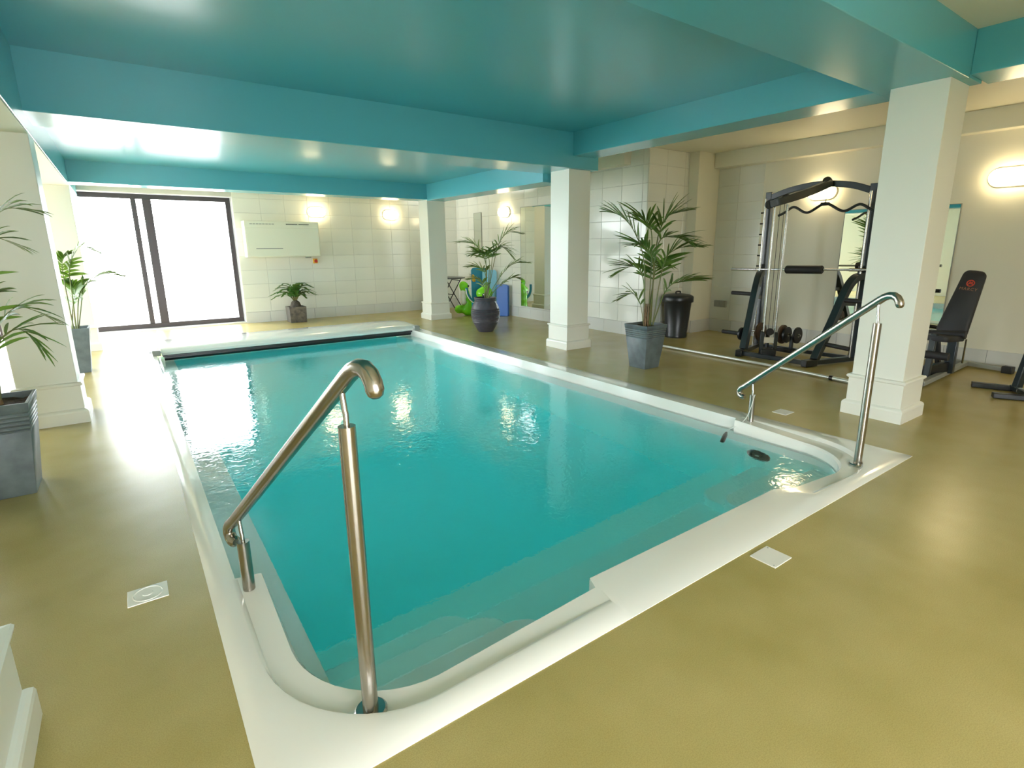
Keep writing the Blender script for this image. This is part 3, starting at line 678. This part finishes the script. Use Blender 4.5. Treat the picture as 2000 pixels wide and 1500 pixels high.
# dustbin
d = thing('dustbin', (7.24, 5.66, 0), 'black plastic dustbin with a lid behind the tallest palm', 'bin')
MB().lathe([(.165, 0), (.172, .0), (.178, .04), (.172, .05), (.205, .40), (.222, .60), (.228, .61)], n=36).obj('body', M_BLACKP, d, smooth=True)
MB().lathe([(.246, .575), (.25, .58), (.25, .655), (.238, .675), (.19, .695), (.08, .71), (0, .712)], n=36).obj('lid', M_BLACKP, d, smooth=True)
MB().tube(catmull([(-.05,0,.705),(-.05,0,.74),(.05,0,.74),(.05,0,.705)], 12), .011, 10).obj('handle', M_BLACKP, d, smooth=True)

# telescopic pole on the floor
t = thing('pool_pole', (6.25, 4.0, .025), 'long pale aluminium pole lying on the floor before the multi gym', 'pole')
MB().tube([(.03, 1.45, 0), (.03, 1.07, 0), (0, -.5, 0), (-.085, -1.33, 0)], .017, 14).obj('inner_tube', M_ALU, t, smooth=True)
MB().tube([(-.083, -1.31, 0), (-.14, -1.9, 0)], .023, 14).obj('outer_tube', M_ALU, t, smooth=True)
MB().tube([(-.084, -1.30, 0), (-.087, -1.335, 0)], .027, 14).obj('collar', M_BLACKP, t, smooth=True)
MB().tube([(.03, 1.45, 0), (.035, 1.56, 0)], .024, 12).obj('end_cap', M_BLACKP, t, smooth=True)

# ------------------------------------------------------------------ multi gym (smith machine)
g = thing('multi_gym', (7.0, 3.65, 0), 'black steel cage multi gym with lat bar and barbell before the gym wall', 'exercise machine')
O = Vector((7.0, 3.65, 0))
def G(x, y, z): return tuple(Vector((x, y, z)) - O)
UL, UR = (7.33, 4.28), (7.36, 2.98); FLt, FRt = (6.58, 4.06), (6.62, 3.20)
for nm, (x, y) in (('L', UL), ('R', UR)):
    up_ = MB().bar(G(x, y, .06), G(x, y, 2.17), .085, .075, (1,0,0)).obj('upright', M_DKSTEEL, g, bevel=.006)
    MB().tube([G(x-.09, y, .07), G(x-.09, y, 2.08)], .013, 12).obj('guide_rod', M_CHROME, g, smooth=True)
    sg = 1 if nm == 'L' else -1
    for k in range(11): MB().tube([G(x, y+sg*.03, .45+k*.145), G(x-.02, y+sg*.10, .45+k*.145)], .010, 8).obj('peg_hook', M_BLACKP, g, smooth=True)
for (fx, fy), (ux, uy) in ((FLt, UL), (FRt, UR)):
    MB().bar(G(fx-.02, fy, .045), G(ux+.06, uy, .045), .06, .06).obj('base_rail', M_DKSTEEL, g, bevel=.006)
    MB().bar(G(fx-.05, fy, .045), G(fx+.14, fy+(uy-fy)*.2, .045), .085, .085).obj('foot', M_BLACKP, g, bevel=.008)
    lg = catmull([(fx+.13, fy+(uy-fy)*.18, .08), (fx+.33, fy+(uy-fy)*.45, .52), (fx+.49, fy+(uy-fy)*.66, .90), (fx+.60, fy+(uy-fy)*.82, 1.05), (ux-.02, uy, 1.09)], 16)
    b = MB(); lp = [Vector(G(*q)) for q in lg]
    w_ = .045; v = []
    for i, q in enumerate(lp):
        T = (lp[min(i+1, 16)]-lp[max(i-1, 0)]).normalized(); A_ = Vector((0,1,0)); Bv = T.cross(A_).normalized()
        v += [q+A_*w_*sa+Bv*w_*.9*sb for sa, sb in ((-1,-1),(1,-1),(1,1),(-1,1))]
    b.add(v, [(4*i+k, 4*i+(k+1)%4, 4*i+4+(k+1)%4, 4*i+4+k) for i in range(16) for k in range(4)] + [(3,2,1,0), (64,65,66,67)])
    b.obj('front_leg', M_DKSTEEL, g, bevel=.006)
    MB().bar(G(fx+.43, fy+(uy-fy)*.6, .76), G(ux, uy, .74), .05, .05).obj('brace', M_DKSTEEL, g, bevel=.005)
for k in range(6):
    a, c = k % 3, k//3
    MB().lathe([(.011, 0), (.011, .006), (0, .007)], G(FRt[0]-.01+.06*a, FRt[1]-.043, .03+.03*c), 10, (0,-1,0)).obj('bolt', M_CHROME, g)
MB().bar(G(6.60, 4.06, .045), G(6.63, 3.2, .045), .055, .055).obj('front_rail', M_DKSTEEL, g, bevel=.006)
MB().bar(G(7.36, 4.28, .045), G(7.38, 2.98, .045), .05, .05).obj('rear_rail', M_DKSTEEL, g, bevel=.006)
def arch(pts, w_, h_, name):
    P = [Vector(G(*q)) for q in catmull(pts, 20)]; b = MB(); v = []
    for i, q in enumerate(P):
        T = (P[min(i+1, 20)]-P[max(i-1, 0)]).normalized(); Uv = Vector((0,0,1)); X_ = T.cross(Uv).normalized(); Y_ = X_.cross(T)
        v += [q + X_*w_/2*sa + Y_*h_/2*sb for sa, sb in ((-1,-1),(1,-1),(1,1),(-1,1))]
    b.add(v, [(4*i+k, 4*i+(k+1)%4, 4*i+4+(k+1)%4, 4*i+4+k) for i in range(20) for k in range(4)] + [(3,2,1,0), (80,81,82,83)])
    return b.obj(name, M_DKSTEEL, g, bevel=.006)
arch([(7.33, 4.25, 2.10), (7.33, 3.95, 2.18), (7.34, 3.60, 2.215), (7.35, 3.25, 2.175), (7.36, 3.0, 2.09)], .07, .075, 'top_arch')
arch([(6.62, 3.86, 1.955), (6.72, 3.74, 2.00), (7.0, 3.58, 2.10), (7.3, 3.48, 2.22)], .085, .09, 'lat_boom')
for q in ((6.62, 3.86, 1.955), (6.74, 3.72, 2.02), (7.26, 3.50, 2.235)):
    MB().lathe([(.052, -.012), (.055, -.008), (.047, 0), (.055, .008), (.052, .012)], G(*q), 20, (.6, .6, 0)).obj('pulley', M_BLACKP, g, smooth=True)
for x, y in ((6.655, 3.80), (6.755, 3.70)): MB().tube([G(x, y, .10), G(x, y, 1.95)], .014, 14).obj('tower_rod', M_CHROME, g, smooth=True)
for x, y in ((6.70, 3.765), (6.735, 3.73)): MB().tube([G(x, y, .33), G(x, y, 1.98)], .0035, 6).obj('cable', M_BLACKP, g)
MB().bar(G(6.70, 3.75, .04), G(6.70, 3.75, .14), .19, .12, (.7,.7,0)).obj('tower_base', M_BLACKP, g, bevel=.01)
MB().bar(G(6.645, 3.81, .12), G(6.645, 3.81, .36), .045, .045, (.7,.7,0)).obj('carriage_side', M_DKSTEEL, g, bevel=.004)
MB().bar(G(6.765, 3.69, .12), G(6.765, 3.69, .36), .045, .045, (.7,.7,0)).obj('carriage_side', M_DKSTEEL, g, bevel=.004)
MB().bar(G(6.65, 3.80, .25), G(6.76, 3.70, .25), .03, .07).obj('carriage_plate', M_GEL, g, bevel=.003)
MB().lathe([(.045, -.015), (.05, 0), (.045, .015)], G(6.71, 3.745, .36), 18, (.7,.7,0)).obj('pulley', M_BLACKP, g, smooth=True)
MB().lathe([(.04, -.015), (.045, 0), (.04, .015)], G(6.68, 3.72, .12), 18, (.7,.7,0)).obj('pulley', M_BLACKP, g, smooth=True)
# lat pull-down bar
lb_ = catmull([(7.2,4.06,1.845),(7.2,3.98,1.88),(7.2,3.86,1.945),(7.2,3.72,1.875),(7.2,3.64,1.875),(7.2,3.5,1.955),(7.2,3.42,1.955),(7.2,3.28,1.875),(7.2,3.20,1.865),(7.2,3.06,1.93),(7.2,2.94,1.87),(7.2,2.88,1.835)], 60)
lat = tag(MB().tube([q for q in lb_], .0165, 10).obj('lat_bar', M_BLACKP, smooth=True), 'wavy black pull down bar hanging from the multi gym arch', 'bar')
MB().tube([(7.2,3.46,1.96), (7.22,3.47,2.16)], .004, 6).obj('hook_link', M_CHROME, lat)
MB().tube([(7.2,3.415,1.958), (7.2,3.515,1.958)], .02, 12).obj('collar', M_BLACKP, lat, smooth=True)
# barbell in the guides
bb = thing('barbell', (7.24, 3.7, 1.135), 'steel barbell with a black foam pad racked in the multi gym', 'barbell')
MB().tube([(0, 1.02, -.01), (0, -.92, .03)], .0135, 14).obj('bar', M_CHROME, bb, smooth=True)
MB().tube([(0, 1.02, -.01), (0, .64, -.002)], .019, 14).obj('sleeve', M_CHROME, bb, smooth=True)
MB().tube([(0, -.92, .03), (0, -.60, .024)], .019, 14).obj('sleeve', M_CHROME, bb, smooth=True)
MB().tube([(0, .20, .006), (0, .19, .006), (0, -.27, .016), (0, -.28, .016)], [.044, .054, .054, .044], 20).obj('pad', M_RUBBER, bb, smooth=True)
for y in (.57, -.70): MB().bar((.05, y, -.07), (.05, y, .07), .03, .05, (1,0,0)).obj('slide_block', M_BLACKP, bb, bevel=.004)
# weight storage pegs and plates
for a, c in (((7.05, 4.22, .80), (7.05, 4.56, .80)), ((6.80, 4.14, .27), (6.80, 4.50, .27)), ((7.05, 3.02, .80), (7.05, 2.80, .80)), ((6.85, 3.10, .27), (6.85, 2.82, .25))):
    pg = MB().tube([G(*a), G(*c)], .027, 14).obj('storage_peg', M_RUBBER, g, smooth=True)
def plate(loc, r, th, m, label, grp='weight plates on the multi gym'):
    t = thing('weight_plate', loc, label, 'weight plate', grp)
    MB().lathe([(.014, -th/2), (r, -th/2), (r+.003, -th/2+.003), (r+.003, th/2-.003), (r-.002, th/2), (r*.82, th/2), (r*.78, th/2-.005), (r*.36, th/2-.005), (r*.32, th/2), (.014, th/2)], (0,0,0), 32, (0,1,0)).obj('disc', m, t, smooth=True)
    MB().lathe([(.012, -th/2-.004), (.024, -th/2-.004), (.024, th/2+.004), (.012, th/2+.004)], (0,0,0), 18, (0,1,0)).obj('hub', M_CHROME, t, smooth=True)
plate((6.80, 4.20, .27), .085, .03, M_BLACKP, 'small black weight plate on the left storage peg')
plate((7.1, 4.10, .285), .125, .03, M_IRON, 'rust brown weight plate left of the cable tower')
plate((7.1, 3.78, .285), .125, .03, M_IRON, 'rust brown weight plate right of the cable tower')
plate((7.1, 3.72, .285), .105, .03, M_BLACKP, 'black weight plate touching the rust brown one')
plate((7.1, 3.58, .295), .105, .03, M_BLACKP, 'outermost black weight plate on the low bar')
tag(MB().tube([(7.1, 4.36, .28), (7.1, 3.54, .295)], .0125, 12).obj('dumbbell_bar', M_CHROME, smooth=True), 'thin steel bar carrying the weight plates low in the multi gym', 'bar')
MB().bar(G(7.12, 4.0, .045), G(7.12, 4.0, .27), .04, .04).obj('rest_post', M_DKSTEEL, g, bevel=.004)
MB().bar(G(7.12, 3.66, .045), G(7.12, 3.66, .27), .04, .04).obj('rest_post', M_DKSTEEL, g, bevel=.004)
MB().tube([G(7.0, 3.9, .09), G(6.85, 3.45, .11)], .02, 12).obj('foot_roller', M_RUBBER, g, smooth=True)

# ------------------------------------------------------------------ exercise bench
bn = thing('exercise_bench', (7.35, 1.96, 0), 'black padded exercise bench with raised back rest behind the near column', 'bench', rz=0)
MB().bar((-.80, 0, .045), (.80, .06, .045), .06, .05).obj('base_rail', M_GREY, bn, bevel=.006)
MB().bar((.86, .28, .04), (.74, -.38, .04), .06, .05).obj('rear_foot', M_GREY, bn, bevel=.006)
MB().bar((.752, -.30, .04), (.735, -.40, .04), .085, .085).obj('foot_cap', M_BLACKP, bn, bevel=.008)
MB().bar((-.78, .26, .04), (-.80, -.02, .04), .06, .05).obj('front_foot', M_BLACKP, bn, bevel=.006)
MB().bar((-.02, 0, .05), (-.02, .0, .46), .09, .075, (1,0,0)).obj('post', M_DKSTEEL, bn, bevel=.008)
MB().bar((.05, .12, .06), (-.06, .14, .44), .05, .05).obj('curved_brace', M_BLACKP, bn, bevel=.01)
MB().bar((-.36, .13, .09), (-.03, .02, .12), .07, .12).obj('linkage', M_BLACKP, bn, bevel=.01)
MB().bar((-.42, .08, .05), (-.38, .08, .52), .06, .06).obj('front_post', M_DKSTEEL, bn, bevel=.008)
def pad(name, a, c, wa, wc, th, par, nrm):
    a = Vector(a); c = Vector(c); d = (c-a).normalized(); nrm = Vector(nrm); s = nrm.cross(d).normalized(); nn = d.cross(s).normalized()
    b = MB(); prof = []; L_ = (c-a).length; q = 10
    outl = []
    for k in range(q+1):
        an = math.pi*k/q; outl.append((math.cos(an), L_ - .07 + .07*math.sin(an), 1))
    pts = [(wc/2*math.copysign(min(1, abs(x)**.5), x), y) for x, y, _ in outl] + [(-wa/2, .05), (-wa/2+.03, 0), (wa/2-.03, 0), (wa/2, .05)]
    K = len(pts); v = []
    for off_, sc_ in ((-th/2, .93), (-th*.3, 1), (th*.3, 1), (th/2, .93)):
        v += [a + s*p_[0]*sc_ + d*(L_/2+(p_[1]-L_/2)*(.98 if sc_ < 1 else 1)) + nn*off_ for p_ in pts]
    b.add(v, [(i*K+k, i*K+(k+1)%K, (i+1)*K+(k+1)%K, (i+1)*K+k) for i in range(3) for k in range(K)] + [tuple(reversed(range(K))), tuple(range(3*K, 4*K))])
    return b.obj(name, M_RUBBER, par, smooth=True, sharp=50), d, s, nn
bk, d_, s2_, n2_ = pad('back_pad', (-.03, .04, .47), (.22, -.03, 1.17), .29, .21, .05, bn, (-1, 0, .35))
pad('seat_pad', (-.02, .02, .455), (-.42, .06, .475), .27, .25, .06, bn, (0, 0, 1))
MB().tube([(-.10, -.12, .50), (-.10, .26, .475)], .042, 16).obj('roller_pad', M_RUBBER, bn, smooth=True)
MB().tube([(-.46, -.10, .30), (-.46, .28, .30)], .042, 16).obj('roller_pad', M_RUBBER, bn, smooth=True)
MB().tube([(.10, -.08, .16), (.02, -.10, .44)], .009, 8).obj('adjuster', M_CHROME, bn, smooth=True)
# print on the back pad: ring emblem and wordmark
sg = 1 if n2_.x < 0 else -1
nf = n2_*sg; cen = Vector((-.03,.04,.47)).lerp(Vector((.22,-.03,1.17)), .80) + nf*.0262
e1 = s2_ if s2_.y < 0 else -s2_; e2 = d_
def flatring(r0_, r1_, n_=28):
    b = MB(); v = []
    for k in range(n_):
        a = 2*math.pi*k/n_; v += [e1*math.cos(a)*r0_+e2*math.sin(a)*r0_, e1*math.cos(a)*r1_+e2*math.sin(a)*r1_]
    return b.add(v, [(2*k, 2*k+1, (2*k+3)%(2*n_), (2*k+2)%(2*n_)) for k in range(n_)])
def stroke(b, p0, p1, w_):
    p0 = e1*p0[0]+e2*p0[1]; p1 = e1*p1[0]+e2*p1[1]; t_ = (p1-p0).normalized().cross(nf)*w_/2
    b.add([p0-t_, p0+t_, p1+t_, p1-t_], [(0,1,2,3)])
em = flatring(.028, .038)
for s0, s1 in (((-.02,-.018),(-.006,.018)), ((-.006,.018),(.004,0)), ((.004,0),(.012,.018)), ((.012,.018),(.02,-.02)), ((-.012,-.006),(.014,-.006))): stroke(em, s0, s1, .007)
o = em.obj('emblem', M_LOGO, bk, loc=cen)
fc = bpy.data.curves.new('wordmark', 'FONT'); fc.body = 'MARCY'; fc.size = .045; fc.align_x = 'CENTER'; fc.align_y = 'CENTER'; fc.space_character = 1.15
ft = bpy.data.objects.new('wordmark_src', fc); COL.objects.link(ft); bpy.context.view_layer.update()
wm = bpy.data.meshes.new_from_object(ft.evaluated_get(bpy.context.evaluated_depsgraph_get())); bpy.data.objects.remove(ft)
fo = bpy.data.objects.new('wordmark', wm); COL.objects.link(fo); wm.materials.clear(); wm.materials.append(M_LOGO2); fo.parent = bk
mt = Matrix((e1, e2, nf)).transposed().to_4x4(); mt.translation = cen - e2*.068 + nf*.0005; fo.matrix_local = mt

# second machine at the right edge
sm = thing('exercise_stand', (6.95, 1.35, 0), 'black steel foot frame of an exercise stand cut by the right edge', 'exercise machine')
MB().bar((.06, .31, .03), (.18, -.04, .03), .075, .05).obj('foot', M_BLACKP, sm, bevel=.006)
MB().bar((-.30, .05, .03), (-.12, -.30, .03), .075, .05).obj('foot', M_BLACKP, sm, bevel=.006)
MB().bar((.16, .0, .045), (-.16, -.20, .045), .06, .05).obj('base_rail', M_DKSTEEL, sm, bevel=.006)
MB().bar((.09, -.04, .05), (.16, -.10, .62), .07, .06).obj('post', M_DKSTEEL, sm, bevel=.008)
MB().lathe([(.03, 0), (.03, .02), (0, .022)], (.02, -.09, .05), 14, (-1,0,0)).obj('knob', M_GREY, sm, smooth=True)

# ------------------------------------------------------------------ far corner: table, toys, mats
t = thing('bistro_table', (6.12, 11.33, 0), 'dark folding bistro table behind the far column', 'table')
MB().lathe([(0, .765), (.36, .765), (.37, .772), (.37, .785), (.36, .79), (0, .79)], n=36).obj('tabletop', M_DKSTEEL, t, smooth=True)
for y in (-.2, .2):
    MB().tube([(-.28, y, .01), (.20, y, .765)], .011, 8).obj('leg', M_BLACKP, t, smooth=True)
    MB().tube([(.25, y, .01), (-.20, y, .765)], .011, 8).obj('leg', M_BLACKP, t, smooth=True)
for x, z in ((-.25, .05), (.235, .05), (0, .40), (.17, .72)): MB().tube([(x, -.2, z), (x, .2, z)], .009, 8).obj('crossbar', M_BLACKP, t, smooth=True)
MB().lathe([(.03, -.012), (.035, 0), (.03, .012)], (.25, -.22, .035), 14, (0,1,0)).obj('foot_cap', M_BLACKP, t, smooth=True)

def blob(name, parts, m, parent=None):
    mb = bpy.data.metaballs.new(name+'_src'); mb.resolution = .025; mb.threshold = .35
    ob = bpy.data.objects.new(name+'_src', mb); COL.objects.link(ob)
    for (x, y, z, r) in parts:
        e_ = mb.elements.new(); e_.co = (x, y, z); e_.radius = r
    dg = bpy.context.evaluated_depsgraph_get(); dg.update()
    me = bpy.data.meshes.new_from_object(ob.evaluated_get(dg)); me.name = name
    bpy.data.objects.remove(ob); bpy.data.metaballs.remove(mb)
    for p_ in me.polygons: p_.use_smooth = True
    me.materials.clear(); me.materials.append(m)
    o = bpy.data.objects.new(name, me); COL.objects.link(o); o.parent = parent; return o
t = thing('inflatable_animal', (6.02, 10.40, 0), 'upright lime green inflatable animal left of the urn', 'pool toy')
blob('body', [(.06,0,.10,.16),(.0,0,.13,.18),(.12,-.02,.14,.17),(.03,0,.26,.17),(.01,0,.38,.15),(-.02,0,.50,.13),(-.05,0,.60,.13),(-.07,0,.66,.13),(-.02,0,.64,.11),(-.16,.05,.14,.14),(.2,-.02,.12,.14)], M_GREEN, t)
blob('belly', [(-.09,-.03,.50,.10),(-.09,-.04,.40,.10),(-.09,-.04,.30,.10)], M_GEL, t)
MB().lathe([(0,-.02),(.02,-.01),(.02,.01),(0,.02)], (.01,-.085,.645), 14, (0,1,0)).obj('eye', M_BLACKP, t, smooth=True)
t = thing('inflatable_toy', (6.25, 10.0, 0), 'lime green inflatable toy with a face partly hidden behind the urn', 'pool toy')
blob('body', [(0,0,.14,.2),(0,0,.3,.2),(0,0,.45,.2),(.02,0,.56,.17),(-.08,.02,.5,.16),(.1,0,.5,.14)], M_GREEN, t)
MB().lathe([(0,-.01),(.035,-.006),(.035,.006),(0,.012)], (-.09,-.10,.47), 16, (-.5,-.8,0)).obj('eye', M_BLACKP, t, smooth=True)
MB().lathe([(0,-.01),(.014,-.006),(.014,.006),(0,.012)], (-.10,-.115,.48), 12, (-.5,-.8,0)).obj('highlight', M_GEL, t, smooth=True)
def board(name, loc, w_, h_, th, rz, lean, m, label, m2=None):
    t = thing(name, loc, label, 'pool float', rz=rz); r = .06; pts = corner(w_/2-r, h_-r, r, 0, 90, 5) + corner(-w_/2+r, h_-r, r, 90, 180, 5) + [(-w_/2, 0), (w_/2, 0)]
    K = len(pts); b = MB().add([(p_[0], -th/2, p_[1]) for p_ in pts] + [(p_[0], th/2, p_[1]) for p_ in pts],
        [tuple(range(K)), tuple(reversed(range(K, 2*K)))] + [(i, (i+1)%K, K+(i+1)%K, K+i) for i in range(K)])
    o = b.obj('board', m, t, bevel=.006); o.rotation_euler.x = lean
    if m2:
        b = MB().box(-w_/2+.01, w_/2-.01, -th/2-.004, -th/2, 0, .0); 
        q = MB().box(-w_/2-.012, -w_/2, -th/2, th/2, .02, h_-.05).obj('edge_band', m2, t); q.rotation_euler.x = lean
    return t
board('foam_board', (6.50, 10.62, .0), .34, 1.02, .05, math.radians(-28), -.10, M_TEAL, 'tall teal foam board leaning against the side wall', M_LBLUE)
board('foam_mat', (6.57, 9.78, 0), .26, .68, .10, math.radians(-52), -.03, M_BLUEMAT, 'royal blue folded mat standing right of the urn')
board('patterned_float', (6.52, 10.22, 0), .32, .98, .05, math.radians(-35), -.12, M_LBLUE, 'pale blue patterned float standing behind the palm')
t = thing('toy_bird', (6.27, 10.50, .80), 'small orange and yellow toy tucked in front of the teal board', 'toy')
blob('body', [(0,0,0,.06),(.02,0,-.05,.06),(0,0,.05,.045)], M_YEL, t)
tg = thing('support_strap', (6.00, 10.12, 0), 'white edged teal curved float beside the green inflatable', 'pool float')
MB().tube(catmull([(-.12,.02,.62),(-.10,0,.48),(-.02,-.02,.36),(.10,-.03,.29)], 14), .028, 10).obj('roll', M_TEAL, tg, smooth=True)
MB().tube(catmull([(-.145,.0,.60),(-.125,-.02,.46),(-.035,-.04,.335),(.09,-.05,.262)], 14), .012, 8).obj('edge', M_GEL, tg, smooth=True)
MB().bar((.04,.02,0), (.04,.02,.30), .05, .05).obj('stand', M_TEAL, tg)
